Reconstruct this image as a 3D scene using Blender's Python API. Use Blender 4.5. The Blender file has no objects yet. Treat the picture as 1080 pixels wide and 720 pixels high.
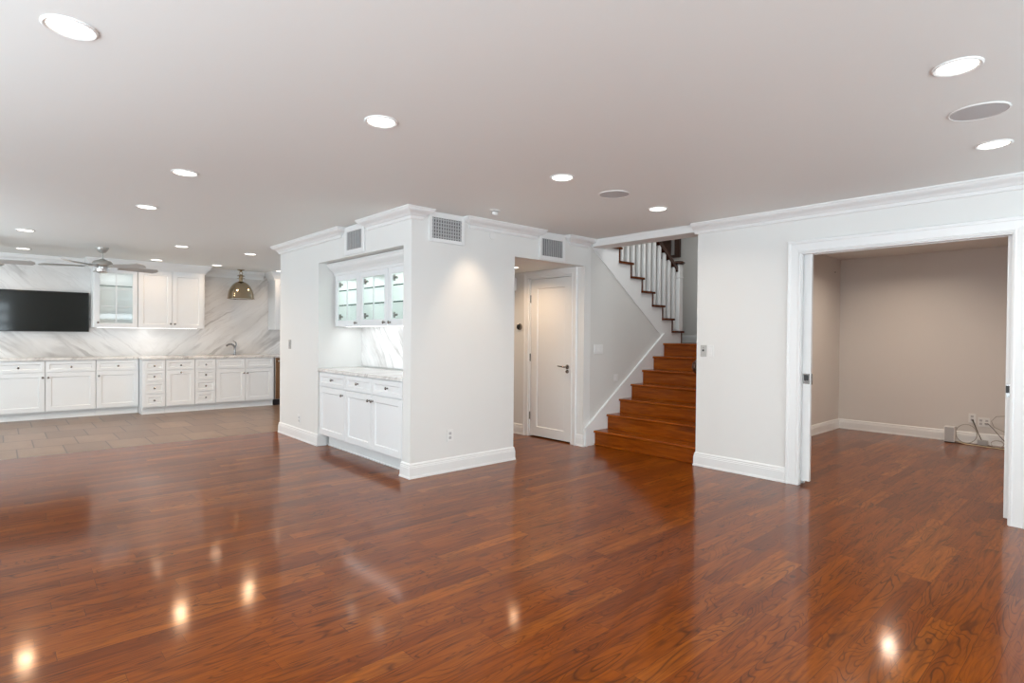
import bpy, bmesh, math, random
from mathutils import Matrix, Vector
random.seed(7)
C = bpy.context.scene.collection
R = math.radians
PI = math.pi

# ------------------------------------------------------------------ camera, world, light, exposure
scn = bpy.context.scene
scn.view_settings.view_transform = 'Standard'
scn.view_settings.look = 'None'
scn.view_settings.gamma = 1.0
scn.view_settings.use_curve_mapping = False
scn.view_settings.exposure = 0.0

cam = bpy.data.cameras.new('camera')
cam.sensor_width = 36.0
cam.lens = 599.97 * 36.0 / 1080.0
cam.clip_start = 0.05
camo = bpy.data.objects.new('camera', cam)
C.objects.link(camo)
CAM_H = 1.299
yaw, pitch, roll = R(47.913), R(-0.586), R(0.496)
fw = Vector((-math.sin(yaw) * math.cos(pitch), math.cos(yaw) * math.cos(pitch), math.sin(pitch)))
rt = Vector((math.cos(yaw), math.sin(yaw), 0))
up = rt.cross(fw)
r2 = math.cos(roll) * rt + math.sin(roll) * up
u2 = -math.sin(roll) * rt + math.cos(roll) * up
m4 = Matrix((r2, u2, -fw)).transposed().to_4x4()
m4.translation = Vector((0, 0, CAM_H))
camo.matrix_world = m4
scn.camera = camo

world = bpy.data.worlds.new('sky')
scn.world = world
world.use_nodes = True
wn = world.node_tree.nodes
wn['Background'].inputs[0].default_value = (0.75, 0.87, 1.0, 1)
wn['Background'].inputs[1].default_value = 1.0


def area_light(name, loc, direction, sx, sy, power, color, spread=180, parent=None, shape='RECTANGLE'):
    l = bpy.data.lights.new(name, 'AREA')
    l.shape = shape
    l.size = sx
    if shape == 'RECTANGLE':
        l.size_y = sy
    l.energy = power
    l.color = color
    l.spread = R(spread)
    o = bpy.data.objects.new(name, l)
    C.objects.link(o)
    o.location = loc
    o.rotation_euler = Vector(direction).to_track_quat('-Z', 'Y').to_euler()
    if parent:
        o.parent = parent
    return o


DAY = (0.80, 0.92, 1.0)
# daylight entering by the glazed doors behind the camera and the window at the near end of the room
# (four area-light strips per window, tilted up as added fill for the ceiling)


def daylight(cx, cy, z0, z1, width, direction, power, n=4):
    for k in range(n):
        z = z0 + (z1 - z0) * (k + .5) / n
        area_light('daylight', (cx, cy, z), direction, width, (z1 - z0) / n * .9, power / n, DAY)


daylight(-1.2, -2.40, .1, 2.05, 5.0, (0, 1, 1.7), 235)
daylight(-8.1, -2.42, .1, 2.05, 2.9, (0, 1, 1.0), 108)
daylight(2.24, -.95, .85, 2.26, 2.35, (-1, 0, .9), 150)
daylight(2.22, 3.55, .45, 2.05, 2.0, (-1, 0, 2.0), 72)  # light of the added window, put in to brighten the ceiling's right side
# daylight falling down the stairwell from the upper floor
area_light('daylight', (-3.7, 6.1, 3.5), (0.0, 0, -1), 1.2, 1.2, 17, (0.95, 0.98, 1.0))

# ------------------------------------------------------------------ materials
def mat(name, col, rough=0.5, metal=0.0, **kw):
    m = bpy.data.materials.new(name)
    m.use_nodes = True
    b = m.node_tree.nodes['Principled BSDF']
    b.inputs['Base Color'].default_value = (*col, 1)
    b.inputs['Roughness'].default_value = rough
    b.inputs['Metallic'].default_value = metal
    for k, v in kw.items():
        b.inputs[k.replace('_', ' ')].default_value = v
    return m


class NT:
    def __init__(s, m):
        s.t = m.node_tree
        s.b = s.t.nodes['Principled BSDF']

    def n(s, kind, **kw):
        x = s.t.nodes.new(kind)
        for k, v in kw.items():
            setattr(x, k, v)
        return x

    def put(s, sock, v):
        if hasattr(v, 'is_output'):
            s.t.links.new(v, sock)
        else:
            sock.default_value = v

    def math(s, op, a, b=None, c=None):
        x = s.n('ShaderNodeMath', operation=op)
        s.put(x.inputs[0], a)
        if b is not None:
            s.put(x.inputs[1], b)
        if c is not None:
            s.put(x.inputs[2], c)
        return x.outputs[0]

    def xyz(s, a, b, c):
        x = s.n('ShaderNodeCombineXYZ')
        for i, v in enumerate((a, b, c)):
            s.put(x.inputs[i], v)
        return x.outputs[0]

    def pos(s):
        g = s.n('ShaderNodeNewGeometry')
        x = s.n('ShaderNodeSeparateXYZ')
        s.t.links.new(g.outputs['Position'], x.inputs[0])
        return x.outputs

    def obj(s):
        g = s.n('ShaderNodeTexCoord')
        x = s.n('ShaderNodeSeparateXYZ')
        s.t.links.new(g.outputs['Object'], x.inputs[0])
        return x.outputs

    def noise(s, vec, scale=1.0, detail=4.0, rough=0.5, dist=0.0):
        x = s.n('ShaderNodeTexNoise')
        s.put(x.inputs['Vector'], vec)
        x.inputs['Scale'].default_value = scale
        x.inputs['Detail'].default_value = detail
        x.inputs['Roughness'].default_value = rough
        x.inputs['Distortion'].default_value = dist
        return x.outputs['Fac']

    def white(s, vec):
        x = s.n('ShaderNodeTexWhiteNoise', noise_dimensions='3D')
        s.put(x.inputs['Vector'], vec)
        return x.outputs['Value']

    def ramp(s, f, pts):
        x = s.n('ShaderNodeValToRGB')
        e = x.color_ramp.elements
        while len(e) < len(pts):
            e.new(0.5)
        for i, (p, c) in enumerate(pts):
            e[i].position = p
            e[i].color = (*c, 1) if len(c) == 3 else c
        s.put(x.inputs[0], f)
        return x.outputs[0]

    def mix(s, f, a, b, mode='MIX'):
        x = s.n('ShaderNodeMix', data_type='RGBA', blend_type=mode)
        s.put(x.inputs[0], f)
        for i, v in ((6, a), (7, b)):
            s.put(x.inputs[i], v if hasattr(v, 'is_output') else (*v, 1))
        return x.outputs[2]

    def map(s, v, a, b, c, d):
        x = s.n('ShaderNodeMapRange')
        s.put(x.inputs[0], v)
        for i, q in enumerate((a, b, c, d)):
            x.inputs[i + 1].default_value = q
        return x.outputs[0]

    def bump(s, h, strength=0.1, dist=0.01):
        x = s.n('ShaderNodeBump')
        x.inputs['Strength'].default_value = strength
        x.inputs['Distance'].default_value = dist
        s.put(x.inputs['Height'], h)
        s.t.links.new(x.outputs[0], s.b.inputs['Normal'])


def wall_mat(name, col):
    m = mat(name, col, 0.6)
    t = NT(m)
    p = t.pos()
    v = t.xyz(p[0], p[1], p[2])
    t.bump(t.noise(v, 90, 3), 0.04, 0.003)
    return m


def wood_floor(name='oiled_oak_boards', w=0.092, L=0.85, tint=1.0):
    m = mat(name, (0.25, 0.08, 0.03), 0.2)
    t = NT(m)
    p = t.pos()
    row = t.math('FLOOR', t.math('DIVIDE', p[0], w))
    rr = t.white(t.xyz(row, 3.7, 1.1))
    # boards of differing length: stretch each row by its own factor
    yy = t.math('ADD', t.math('DIVIDE', p[1], t.map(rr, 0, 1, L * 0.6, L * 1.4)), t.math('MULTIPLY', rr, 31.7))
    col = t.math('FLOOR', yy)
    v = t.white(t.xyz(row, col, 0.3))
    v2 = t.white(t.xyz(col, row, 5.9))
    base = t.ramp(v, [(0.0, (0.135, 0.027, 0.001)), (0.2, (0.19, 0.040, 0.0015)),
                      (0.8, (0.235, 0.055, 0.002)), (1.0, (0.30, 0.082, 0.006))])
    off = t.math('MULTIPLY', v2, 40.0)
    # flowing cathedral figure: contour lines of a stretched noise field
    n1 = t.noise(t.xyz(t.math('ADD', t.math('MULTIPLY', p[0], 8.0), off), t.math('MULTIPLY', p[1], 1.3), off), 1.0, 2.0, 0.45, 0.6)
    rings = t.math('ABSOLUTE', t.math('SINE', t.math('MULTIPLY', n1, t.map(v2, 0, 1, 34.0, 80.0))))
    lines = t.map(rings, 0.0, 0.55, 1.0, 0.0)
    patch = t.map(t.noise(t.xyz(t.math('MULTIPLY', p[0], 11.0), t.math('MULTIPLY', p[1], 2.2), off), 1.0, 3, 0.6), 0.40, 0.66, 0.0, 1.0)
    streak = t.map(t.noise(t.xyz(t.math('MULTIPLY', p[0], 42.0), t.math('MULTIPLY', p[1], 2.6), off), 1.0, 4, 0.62), 0.46, 0.70, 0.0, 1.0)
    pores = t.noise(t.xyz(t.math('MULTIPLY', p[0], 85), t.math('MULTIPLY', p[1], 5), off), 1.0, 2, 0.5)
    dark = t.math('MULTIPLY', t.math('MULTIPLY', lines, t.math('ADD', 0.30, t.math('MULTIPLY', patch, 0.70))), 0.9)
    c1 = t.mix(t.math('MULTIPLY', streak, 0.68), base, (0.075, 0.016, 0.003))
    c2 = t.mix(dark, c1, (0.032, 0.008, 0.002))
    c2 = t.mix(t.map(pores, 0.45, 0.75, 0.0, 0.35), c2, (0.05, 0.012, 0.003))
    c3 = t.mix(t.math('MULTIPLY', patch, 0.22), c2, (0.06, 0.013, 0.003))
    fx = t.math('FRACT', t.math('DIVIDE', p[0], w))
    fy = t.math('FRACT', yy)
    gx = t.math('LESS_THAN', t.math('MINIMUM', fx, t.math('SUBTRACT', 1.0, fx)), 0.011)
    gy = t.math('LESS_THAN', t.math('MINIMUM', fy, t.math('SUBTRACT', 1.0, fy)), 0.0014)
    gap = t.math('MAXIMUM', gx, gy)
    c4 = t.mix(t.math('MULTIPLY', gap, 0.55), c3, (0.03, 0.01, 0.006))
    t.t.links.new(c4, t.b.inputs['Base Color'])
    rg = t.math('ADD', 0.10, t.math('MULTIPLY', streak, 0.04))
    t.put(t.b.inputs['Roughness'], rg)
    t.b.inputs['Specular IOR Level'].default_value = 0.38
    t.b.inputs['Specular Tint'].default_value = (0.9, 0.42, 0.18, 1)   # amber varnish
    wav = t.noise(t.xyz(t.math('MULTIPLY', p[0], 5), t.math('MULTIPLY', p[1], 1.2), off), 1.0, 2)
    h = t.math('SUBTRACT', t.math('MULTIPLY', wav, 0.5), t.math('MULTIPLY', gap, 0.3))
    t.bump(h, 0.06, 0.004)
    # worn varnish: a sharp reflection plus a broader, hazier one
    b2 = t.n('ShaderNodeBsdfPrincipled')
    for key in ('Base Color', 'Normal'):
        t.t.links.new(t.b.inputs[key].links[0].from_socket, b2.inputs[key])
    for key in ('Specular IOR Level', 'Specular Tint'):
        b2.inputs[key].default_value = t.b.inputs[key].default_value
    b2.inputs['Roughness'].default_value = 0.30
    mx = t.n('ShaderNodeMixShader')
    mx.inputs[0].default_value = 0.33
    out = [q for q in t.t.nodes if q.type == 'OUTPUT_MATERIAL'][0]
    t.t.links.new(t.b.outputs[0], mx.inputs[1])
    t.t.links.new(b2.outputs[0], mx.inputs[2])
    t.t.links.new(mx.outputs[0], out.inputs['Surface'])
    return m


def tile_floor():
    m = mat('brown_stone_tile', (0.3, 0.2, 0.13), 0.29)
    t = NT(m)
    p = t.pos()
    w, L = 0.60, 0.40
    u = t.math('DIVIDE', t.math('ADD', p[0], 7.684), w)
    row = t.math('FLOOR', u)
    yy = t.math('ADD', t.math('DIVIDE', p[1], L), t.math('MULTIPLY', row, 0.37))
    col = t.math('FLOOR', yy)
    v = t.white(t.xyz(row, col, 0.3))
    base = t.ramp(v, [(0, (0.165, 0.098, 0.058)), (1, (0.26, 0.165, 0.102))])
    n = t.noise(t.xyz(t.math('MULTIPLY', p[0], 4), t.math('MULTIPLY', p[1], 9), t.math('MULTIPLY', v, 20)), 1.0, 5, 0.6)
    c = t.mix(t.map(n, 0.38, 0.7, 0, 0.6), base, (0.17, 0.10, 0.06))
    fx = t.math('FRACT', u)
    fy = t.math('FRACT', yy)
    gx = t.math('LESS_THAN', t.math('MINIMUM', fx, t.math('SUBTRACT', 1.0, fx)), 0.017)
    gy = t.math('LESS_THAN', t.math('MINIMUM', fy, t.math('SUBTRACT', 1.0, fy)), 0.016)
    gap = t.math('MAXIMUM', gx, gy)
    c = t.mix(t.math('MULTIPLY', gap, 0.95), c, (0.035, 0.022, 0.015))
    t.t.links.new(c, t.b.inputs['Base Color'])
    t.bump(t.math('SUBTRACT', n, gap), 0.1, 0.004)
    return m


def marble(name, axis, centre, slope=0.75, scale=1.0, mirror=True, white=(0.80, 0.785, 0.765)):
    m = mat(name, white, 0.18)
    t = NT(m)
    p = t.pos()
    a = t.math('SUBTRACT', p[axis], centre)
    if mirror:
        a = t.math('ABSOLUTE', a)
    tt = t.math('SUBTRACT', p[2], t.math('MULTIPLY', a, slope))
    ss = t.math('ADD', a, t.math('MULTIPLY', p[2], slope))
    out = None
    d = t.noise(t.xyz(t.math('MULTIPLY', tt, 1.6), t.math('MULTIPLY', ss, 0.9), 3.1), 1.3 * scale, 5, 0.55)
    t2 = t.math('ADD', tt, t.math('MULTIPLY', t.math('SUBTRACT', d, 0.5), 0.40))
    n1 = t.noise(t.xyz(t.math('MULTIPLY', t2, 2.0), t.math('MULTIPLY', ss, 0.22), 0.7), 1.25 * scale, 3, 0.6)
    v1 = t.map(t.math('ABSOLUTE', t.math('SUBTRACT', n1, 0.5)), 0.0, 0.045, 1.0, 0.0)
    n2 = t.noise(t.xyz(t.math('MULTIPLY', t2, 4.0), t.math('MULTIPLY', ss, 0.5), 8.7), 2.2 * scale, 4, 0.6)
    v2 = t.map(t.math('ABSOLUTE', t.math('SUBTRACT', n2, 0.5)), 0.0, 0.03, 1.0, 0.0)
    cloud = t.map(t.noise(t.xyz(t.math('MULTIPLY', t2, 2.4), t.math('MULTIPLY', ss, 0.4), 4.4), 1.1 * scale, 4, 0.6), 0.42, 0.75, 0, 1)
    amp = t.map(t.noise(t.xyz(t.math('MULTIPLY', tt, 1.0), ss, 2.2), 1.6 * scale, 3), 0.38, 0.62, 0.15, 1.0)
    c = t.mix(t.math('MULTIPLY', cloud, 0.50), white, (0.47, 0.44, 0.41))
    c = t.mix(t.math('MULTIPLY', t.math('MULTIPLY', v1, amp), 0.68), c, (0.30, 0.275, 0.26))
    c = t.mix(t.math('MULTIPLY', t.math('MULTIPLY', v2, amp), 0.36), c, (0.40, 0.36, 0.33))
    t.t.links.new(c, t.b.inputs['Base Color'])
    return m


def stair_wood(k=1.0):
    m = mat('stained_stair_oak', (0.25, 0.09, 0.03), 0.22, Specular_IOR_Level=0.2)
    t = NT(m)
    p = t.obj()
    n = t.noise(t.xyz(t.math('MULTIPLY', p[0], 2.2), t.math('MULTIPLY', p[1], 22), t.math('MULTIPLY', p[2], 26)), 1.0, 5, 0.62, 0.6)
    f = t.noise(t.xyz(t.math('MULTIPLY', p[0], 6), t.math('MULTIPLY', p[1], 120), t.math('MULTIPLY', p[2], 120)), 1.0, 3, 0.6)
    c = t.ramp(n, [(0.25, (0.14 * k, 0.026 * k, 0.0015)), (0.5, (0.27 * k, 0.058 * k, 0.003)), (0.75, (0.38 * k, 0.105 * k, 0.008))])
    c = t.mix(t.map(f, 0.45, 0.8, 0, 0.45), c, (0.10, 0.028, 0.01))
    t.t.links.new(c, t.b.inputs['Base Color'])
    return m


M = {}
M['wall'] = wall_mat('white_wall_paint', (0.77, 0.768, 0.745))
M['den'] = wall_mat('warm_grey_wall_paint', (0.705, 0.675, 0.64))
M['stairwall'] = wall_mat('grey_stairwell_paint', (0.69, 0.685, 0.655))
M['ceiling'] = wall_mat('ceiling_paint', (0.825, 0.84, 0.815))
M['trim'] = mat('white_trim_gloss', (0.815, 0.82, 0.81), 0.32)
M['cab'] = mat('white_cabinet_lacquer', (0.81, 0.825, 0.828), 0.3)
M['cabin'] = mat('cabinet_interior', (0.88, 0.89, 0.88), 0.5)
M['floor'] = wood_floor()
M['tile'] = tile_floor()
M['marble_k'] = marble('bookmatched_marble', 1, 1.95, 0.72, 0.72)
M['marble_n'] = marble('niche_marble', 0, -5.9, -1.2, 0.9, False, (0.86, 0.86, 0.85))
M['marble_c'] = marble('counter_marble', 1, 0.0, 1.5, 1.6, False, (0.78, 0.76, 0.73))
M['marble_d'] = marble('niche_counter_marble', 0, 0.0, 1.5, 1.6, False, (0.80, 0.78, 0.755))
M['stair'] = stair_wood()
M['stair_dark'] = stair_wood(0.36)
M['rail'] = mat('dark_walnut_rail', (0.05, 0.017, 0.008), 0.25)
M['steel'] = mat('brushed_nickel', (0.62, 0.61, 0.59), 0.28, 1.0)
M['chrome'] = mat('polished_chrome', (0.75, 0.75, 0.75), 0.08, 1.0)
M['tap'] = mat('satin_tap_metal', (0.33, 0.32, 0.31), 0.25, 1.0)
M['knob'] = mat('dark_nickel_knob', (0.30, 0.28, 0.26), 0.22, 1.0)
M['bronze'] = mat('polished_nickel_shade', (0.44, 0.36, 0.25), 0.12, 1.0)
M['black'] = mat('black_plastic', (0.012, 0.012, 0.012), 0.35)
M['screen'] = mat('glossy_tv_glass', (0.010, 0.011, 0.009), 0.07, Specular_IOR_Level=0.25)
M['bezel'] = mat('dark_tv_bezel', (0.02, 0.02, 0.021), 0.3)
M['white'] = mat('white_plastic', (0.80, 0.80, 0.78), 0.35)
M['grey'] = mat('grey_plastic', (0.42, 0.41, 0.40), 0.4)
M['plate'] = mat('metal_wall_plate', (0.50, 0.48, 0.45), 0.4, 0.6)
M['slot'] = mat('dark_slot', (0.05, 0.05, 0.05), 0.6)
M['fan'] = mat('pewter_fan_metal', (0.46, 0.45, 0.42), 0.35, 0.5)
M['blade'] = mat('pale_grey_fan_blade', (0.42, 0.40, 0.38), 0.4)
M['grille'] = mat('grey_speaker_cloth', (0.52, 0.52, 0.52), 0.7)
M['vent'] = mat('painted_vent_metal', (0.47, 0.47, 0.47), 0.4)
M['ventdark'] = mat('vent_duct_grey', (0.13, 0.13, 0.13), 0.8)
M['dish'] = mat('bronze_steel', (0.28, 0.15, 0.075), 0.25, 0.8)
M['cable'] = mat('grey_cable', (0.40, 0.37, 0.33), 0.5)
M['cabledark'] = mat('dark_cable', (0.10, 0.085, 0.07), 0.5)
M['cablecream'] = mat('cream_cable', (0.62, 0.52, 0.36), 0.5)
M['windark'] = mat('window_frame_white', (0.8, 0.8, 0.79), 0.4)
M['baluster'] = mat('white_baluster_paint', (0.78, 0.785, 0.77), 0.35)
M['brownframe'] = mat('dark_brown_frame', (0.055, 0.022, 0.012), 0.35)


def emis(name, col, s):
    m = mat(name, (0.9, 0.9, 0.9), 0.5)
    b = m.node_tree.nodes['Principled BSDF']
    b.inputs['Emission Color'].default_value = (*col, 1)
    b.inputs['Emission Strength'].default_value = s
    return m


WARM = (1.0, 0.70, 0.45)
M['lamp'] = emis('lit_lamp_lens', (1.0, 0.93, 0.84), 5.0)
M['bulb'] = emis('lit_bulb', (1.0, 0.9, 0.76), 6.0)
M['strip'] = emis('lit_led_strip', (0.96, 0.98, 1.0), 3.0)


def glass(name, col, alpha):
    m = bpy.data.materials.new(name)
    m.use_nodes = True
    nt = m.node_tree
    nt.nodes.clear()
    o = nt.nodes.new('ShaderNodeOutputMaterial')
    tr = nt.nodes.new('ShaderNodeBsdfTransparent')
    tr.inputs[0].default_value = (*col, 1)
    gl = nt.nodes.new('ShaderNodeBsdfGlossy')
    gl.inputs['Roughness'].default_value = 0.03
    mx = nt.nodes.new('ShaderNodeMixShader')
    mx.inputs[0].default_value = alpha
    nt.links.new(tr.outputs[0], mx.inputs[1])
    nt.links.new(gl.outputs[0], mx.inputs[2])
    nt.links.new(mx.outputs[0], o.inputs[0])
    return m


M['glass'] = glass('clear_glass', (0.98, 0.992, 0.987), 0.04)
M['greenglass'] = mat('green_edged_glass', (0.05, 0.10, 0.08), 0.1)
M['frost'] = glass('window_glass', (0.97, 0.99, 1.0), 0.08)


# ------------------------------------------------------------------ mesh helpers
class MB:
    """collects shapes for one mesh"""

    def __init__(s):
        s.bm = bmesh.new()

    def poly(s, pts):
        return s.bm.faces.new([s.bm.verts.new(p) for p in pts])

    def mesh(s, verts, faces):
        vs = [s.bm.verts.new(v) for v in verts]
        for f in faces:
            try:
                s.bm.faces.new([vs[i] for i in f])
            except ValueError:
                pass
        return s

    def box(s, x0, x1, y0, y1, z0, z1, bevel=0.0):
        b = min(bevel, abs(x1 - x0) * .45, abs(y1 - y0) * .45, abs(z1 - z0) * .45)
        if b <= 0:
            v = [(x, y, z) for x in (x0, x1) for y in (y0, y1) for z in (z0, z1)]
            s.mesh(v, [(0, 1, 3, 2), (4, 6, 7, 5), (0, 4, 5, 1), (2, 3, 7, 6), (0, 2, 6, 4), (1, 5, 7, 3)])
            return s
        t = bmesh.new()
        v = [t.verts.new((x, y, z)) for x in (x0, x1) for y in (y0, y1) for z in (z0, z1)]
        for f in [(0, 1, 3, 2), (4, 6, 7, 5), (0, 4, 5, 1), (2, 3, 7, 6), (0, 2, 6, 4), (1, 5, 7, 3)]:
            t.faces.new([v[i] for i in f])
        bmesh.ops.recalc_face_normals(t, faces=t.faces)
        bmesh.ops.bevel(t, geom=list(t.edges), offset=b, segments=2, profile=0.6, affect='EDGES')
        s.merge(t)
        return s

    def merge(s, t, mtx=None):
        if mtx:
            bmesh.ops.transform(t, matrix=mtx, verts=t.verts)
        me = bpy.data.meshes.new('tmp')
        t.to_mesh(me)
        t.free()
        s.bm.from_mesh(me)
        bpy.data.meshes.remove(me)
        return s

    def prism(s, pts, axis, a, b):
        """extrude a 2-D polygon along axis from a to b; the 2-D coordinates are the other two axes in order"""
        def P(q, w):
            q = list(q)
            q.insert(axis, w)
            return tuple(q)
        n = len(pts)
        v = [P(q, a) for q in pts] + [P(q, b) for q in pts]
        s.mesh(v, [tuple(range(n)), tuple(range(2 * n - 1, n - 1, -1))] + [(i, (i + 1) % n, n + (i + 1) % n, n + i) for i in range(n)])
        return s

    def lathe(s, prof, c=(0, 0, 0), n=32, axis='z', close=False):
        """prof: list of (radius, height)"""
        vs = []
        for r, h in prof:
            for k in range(n):
                a = 2 * PI * k / n
                q = (r * math.cos(a), r * math.sin(a), h)
                if axis == 'x':
                    q = (q[2], q[0], q[1])
                elif axis == 'y':
                    q = (q[0], q[2], q[1])
                vs.append((c[0] + q[0], c[1] + q[1], c[2] + q[2]))
        fs = []
        for i in range(len(prof) - 1):
            for k in range(n):
                fs.append((i * n + k, i * n + (k + 1) % n, (i + 1) * n + (k + 1) % n, (i + 1) * n + k))
        if prof[0][0] > 1e-5:
            fs.append(tuple(range(n)))
        if prof[-1][0] > 1e-5:
            fs.append(tuple(range((len(prof) - 1) * n, len(prof) * n)))
        s.mesh(vs, fs)
        bmesh.ops.remove_doubles(s.bm, verts=s.bm.verts, dist=1e-6)
        return s

    def tube(s, pts, r, n=10, closed=False):
        pts = [Vector(p) for p in pts]
        N = len(pts)
        rs = r if isinstance(r, (list, tuple)) else [r] * N
        prev = None
        vs = []
        for i, p in enumerate(pts):
            if closed:
                d = pts[(i + 1) % N] - pts[i - 1]
            else:
                d = pts[min(i + 1, N - 1)] - pts[max(i - 1, 0)]
            d.normalize()
            if prev is None:
                prev = d.orthogonal().normalized()
            prev = (prev - d * prev.dot(d)).normalized()
            q = d.cross(prev)
            for k in range(n):
                a = 2 * PI * k / n
                vs.append(p + rs[i] * (math.cos(a) * prev + math.sin(a) * q))
        fs = []
        for i in range(N if closed else N - 1):
            j = (i + 1) % N
            for k in range(n):
                fs.append((i * n + k, i * n + (k + 1) % n, j * n + (k + 1) % n, j * n + k))
        if not closed:
            fs += [tuple(range(n)), tuple(range((N - 1) * n, N * n))]
        s.mesh(vs, fs)
        return s

    def sweep(s, secs, prof, z):
        """secs: list of ((x,y),(dx,dy)); prof: list of (out, up)"""
        n = len(prof)
        vs = []
        for (o, d) in secs:
            for (u, h) in prof:
                vs.append((o[0] + d[0] * u, o[1] + d[1] * u, z + h))
        fs = []
        for i in range(len(secs) - 1):
            for k in range(n - 1):
                fs.append((i * n + k, i * n + k + 1, (i + 1) * n + k + 1, (i + 1) * n + k))
        fs += [tuple(range(n)), tuple(range((len(secs) - 1) * n, len(secs) * n))]
        s.mesh(vs, fs)
        return s

    def build(s, name, m, parent=None, smooth=False, loc=None, **tags):
        bmesh.ops.recalc_face_normals(s.bm, faces=s.bm.faces)
        me = bpy.data.meshes.new(name)
        if loc is not None:
            bmesh.ops.translate(s.bm, verts=s.bm.verts, vec=-Vector(loc))
        s.bm.to_mesh(me)
        s.bm.free()
        me.materials.append(m)
        if smooth:
            me.polygons.foreach_set('use_smooth', [True] * len(me.polygons))
            try:
                me.set_sharp_from_angle(angle=R(40))
            except Exception:
                pass
        o = bpy.data.objects.new(name, me)
        C.objects.link(o)
        if loc is not None:
            o.location = loc
        if parent:
            o.parent = parent
        for k, v in tags.items():
            o[k] = v
        return o


def struct(name, mb, m, **kw):
    return mb.build(name, m, kind='structure', **kw)


def thing(name, label, cat, loc, rz=0.0, group=None):
    o = bpy.data.objects.new(name, None)
    o.empty_display_size = 0.1
    C.objects.link(o)
    o.location = loc
    o.rotation_euler = (0, 0, rz)
    o['label'] = label
    o['category'] = cat
    if group:
        o['group'] = group
    return o


def copy_tree(o, parent=None):
    c = o.copy()
    C.objects.link(c)
    if parent:
        c.parent = parent
    for ch in list(o.children):
        copy_tree(ch, c)
    return c


def dup(root, loc, label, rz=None):
    c = copy_tree(root)
    c.location = loc
    if rz is not None:
        c.rotation_euler = (0, 0, rz)
    c['label'] = label
    return c


# ------------------------------------------------------------------ measured layout (metres; +Y runs into the house)
H = 2.44
XC, YC = -4.405, 2.754          # near corner of the block with the niche
XL = -7.607                     # far end of that block
YE = 4.008                      # end of the block's pier at the hall
YD = 5.117                      # wall with the white door
YR, XR = 5.255, -3.024          # wall with the wide opening, and its end at the stairs
YDEN, XDEN = 9.076, -2.958
XW = -11.16                     # kitchen wall
XK, XK2 = -10.587, -10.89       # kitchen toe kicks
XT = -7.684                     # edge of tile
YB, XE = -2.6, 2.4              # wall behind the camera, wall at the near end
NX0, NX1, NZ, NY = -6.402, -4.542, 2.12, 3.32   # niche

# ------------------------------------------------------------------ shell
struct('floor', MB().box(XT, XE + .1, YB - .1, YDEN + .1, -0.08, 0), M['floor'])
struct('floor_tile', MB().box(XW - .1, XT - .001, YB - .1, YD + .1, -0.08, 0), M['tile'])
mb = MB()
mb.box(XW - .1, XE + .1, YB - .1, YR, H, H + .1)
struct('ceiling', mb, M['ceiling'])
struct('ceiling_den', MB().box(XDEN, XE + .1, YR + .141, YDEN + .1, H, H + .1), M['ceiling'])
struct('ceiling_hall', MB().box(XL + .12, XC - .121, YE, YD - .001, 2.126, 2.2), M['ceiling'])
struct('ceiling_stairwell', MB().box(-5.6, -2.9, 5.0, 8.2, 3.6, 3.7), M['ceiling'])

struct('wall_kitchen', MB().box(XW - .12, XW, YB - .1, YD + .1, 0, H), M['marble_k'])
struct('wall_back', MB().box(XW, -9.61, YB - .12, YB, 0, H).box(-6.59, -3.76, YB - .12, YB, 0, H).box(1.36, XE, YB - .12, YB, 0, H)
       .box(-9.61, -6.59, YB - .12, YB, 2.1, H).box(-3.76, 1.36, YB - .12, YB, 2.1, H), M['wall'])
struct('wall_near', MB().box(XE, XE + .12, YB, -2.21, 0, H).box(XE, XE + .12, .26, 2.49, 0, H).box(XE, XE + .12, 4.61, YR + .14, 0, H)
       .box(XE, XE + .12, -2.21, .26, 0, .79).box(XE, XE + .12, -2.21, .26, 2.31, H).box(XE, XE + .12, 2.49, 4.61, 0, .39).box(XE, XE + .12, 2.49, 4.61, 2.11, H), M['wall'])

# block with the niche
mb = MB()
mb.box(XL, NX0, YC, NY, 0, H)                    # left pier
mb.box(NX1, XC, YC, YE, 0, H)                    # right pier
mb.box(NX0, NX1, YC, NY, NZ, H)                  # above the niche
mb.box(XL, NX1, NY, NY + .12, 0, H)              # behind it
mb.box(XL, XL + .12, NY + .12, YD + .12, 0, H)   # far end
struct('wall_column', mb, M['wall'])
struct('wall_hall_header', MB().box(XC - .12, XC, YE, YD, 2.126, H), M['wall'])
DX0, DX1, DZ = -5.345, -4.590, 2.045             # door opening
struct('wall_door', MB().box(XL + .12, DX0, YD, YD + .12, 0, H).box(DX1, XC - .0, YD, YD + .12, 0, H).box(DX0, DX1, YD, YD + .12, DZ, H), M['wall'])
struct('wall_closet', MB().box(DX0 - .05, DX1 + .05, YD + .5, YD + .55, 0, H), M['wall'])
struct('wall_stair', MB().prism([(YD + .121, 0), (6.90, 0), (6.90, 1.204), (5.30, 2.324), (YD + .121, 2.45)], 0, XC - .10, XC), M['stairwall'])
struct('wall_stairwell_left', MB().box(-5.56, -5.44, YD + .13, 8.0, 0, 3.6), M['wall'])
struct('wall_stairwell_back', MB().box(-5.56, XDEN, 8.0, 8.1, 0, 3.6), M['stairwall'])
struct('wall_stairwell_front', MB().box(-5.44, XR, YR - .02, YR + .10, H + .1, 3.6), M['wall'])
struct('beam', MB().box(XC + .0, XR, YR, YR + .22, 2.362, H + .1), M['wall'])
struct('wall_stairwell_right', MB().box(XR, XDEN, YR + .141, 8.0, 0, 3.6), M['den'])

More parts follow.
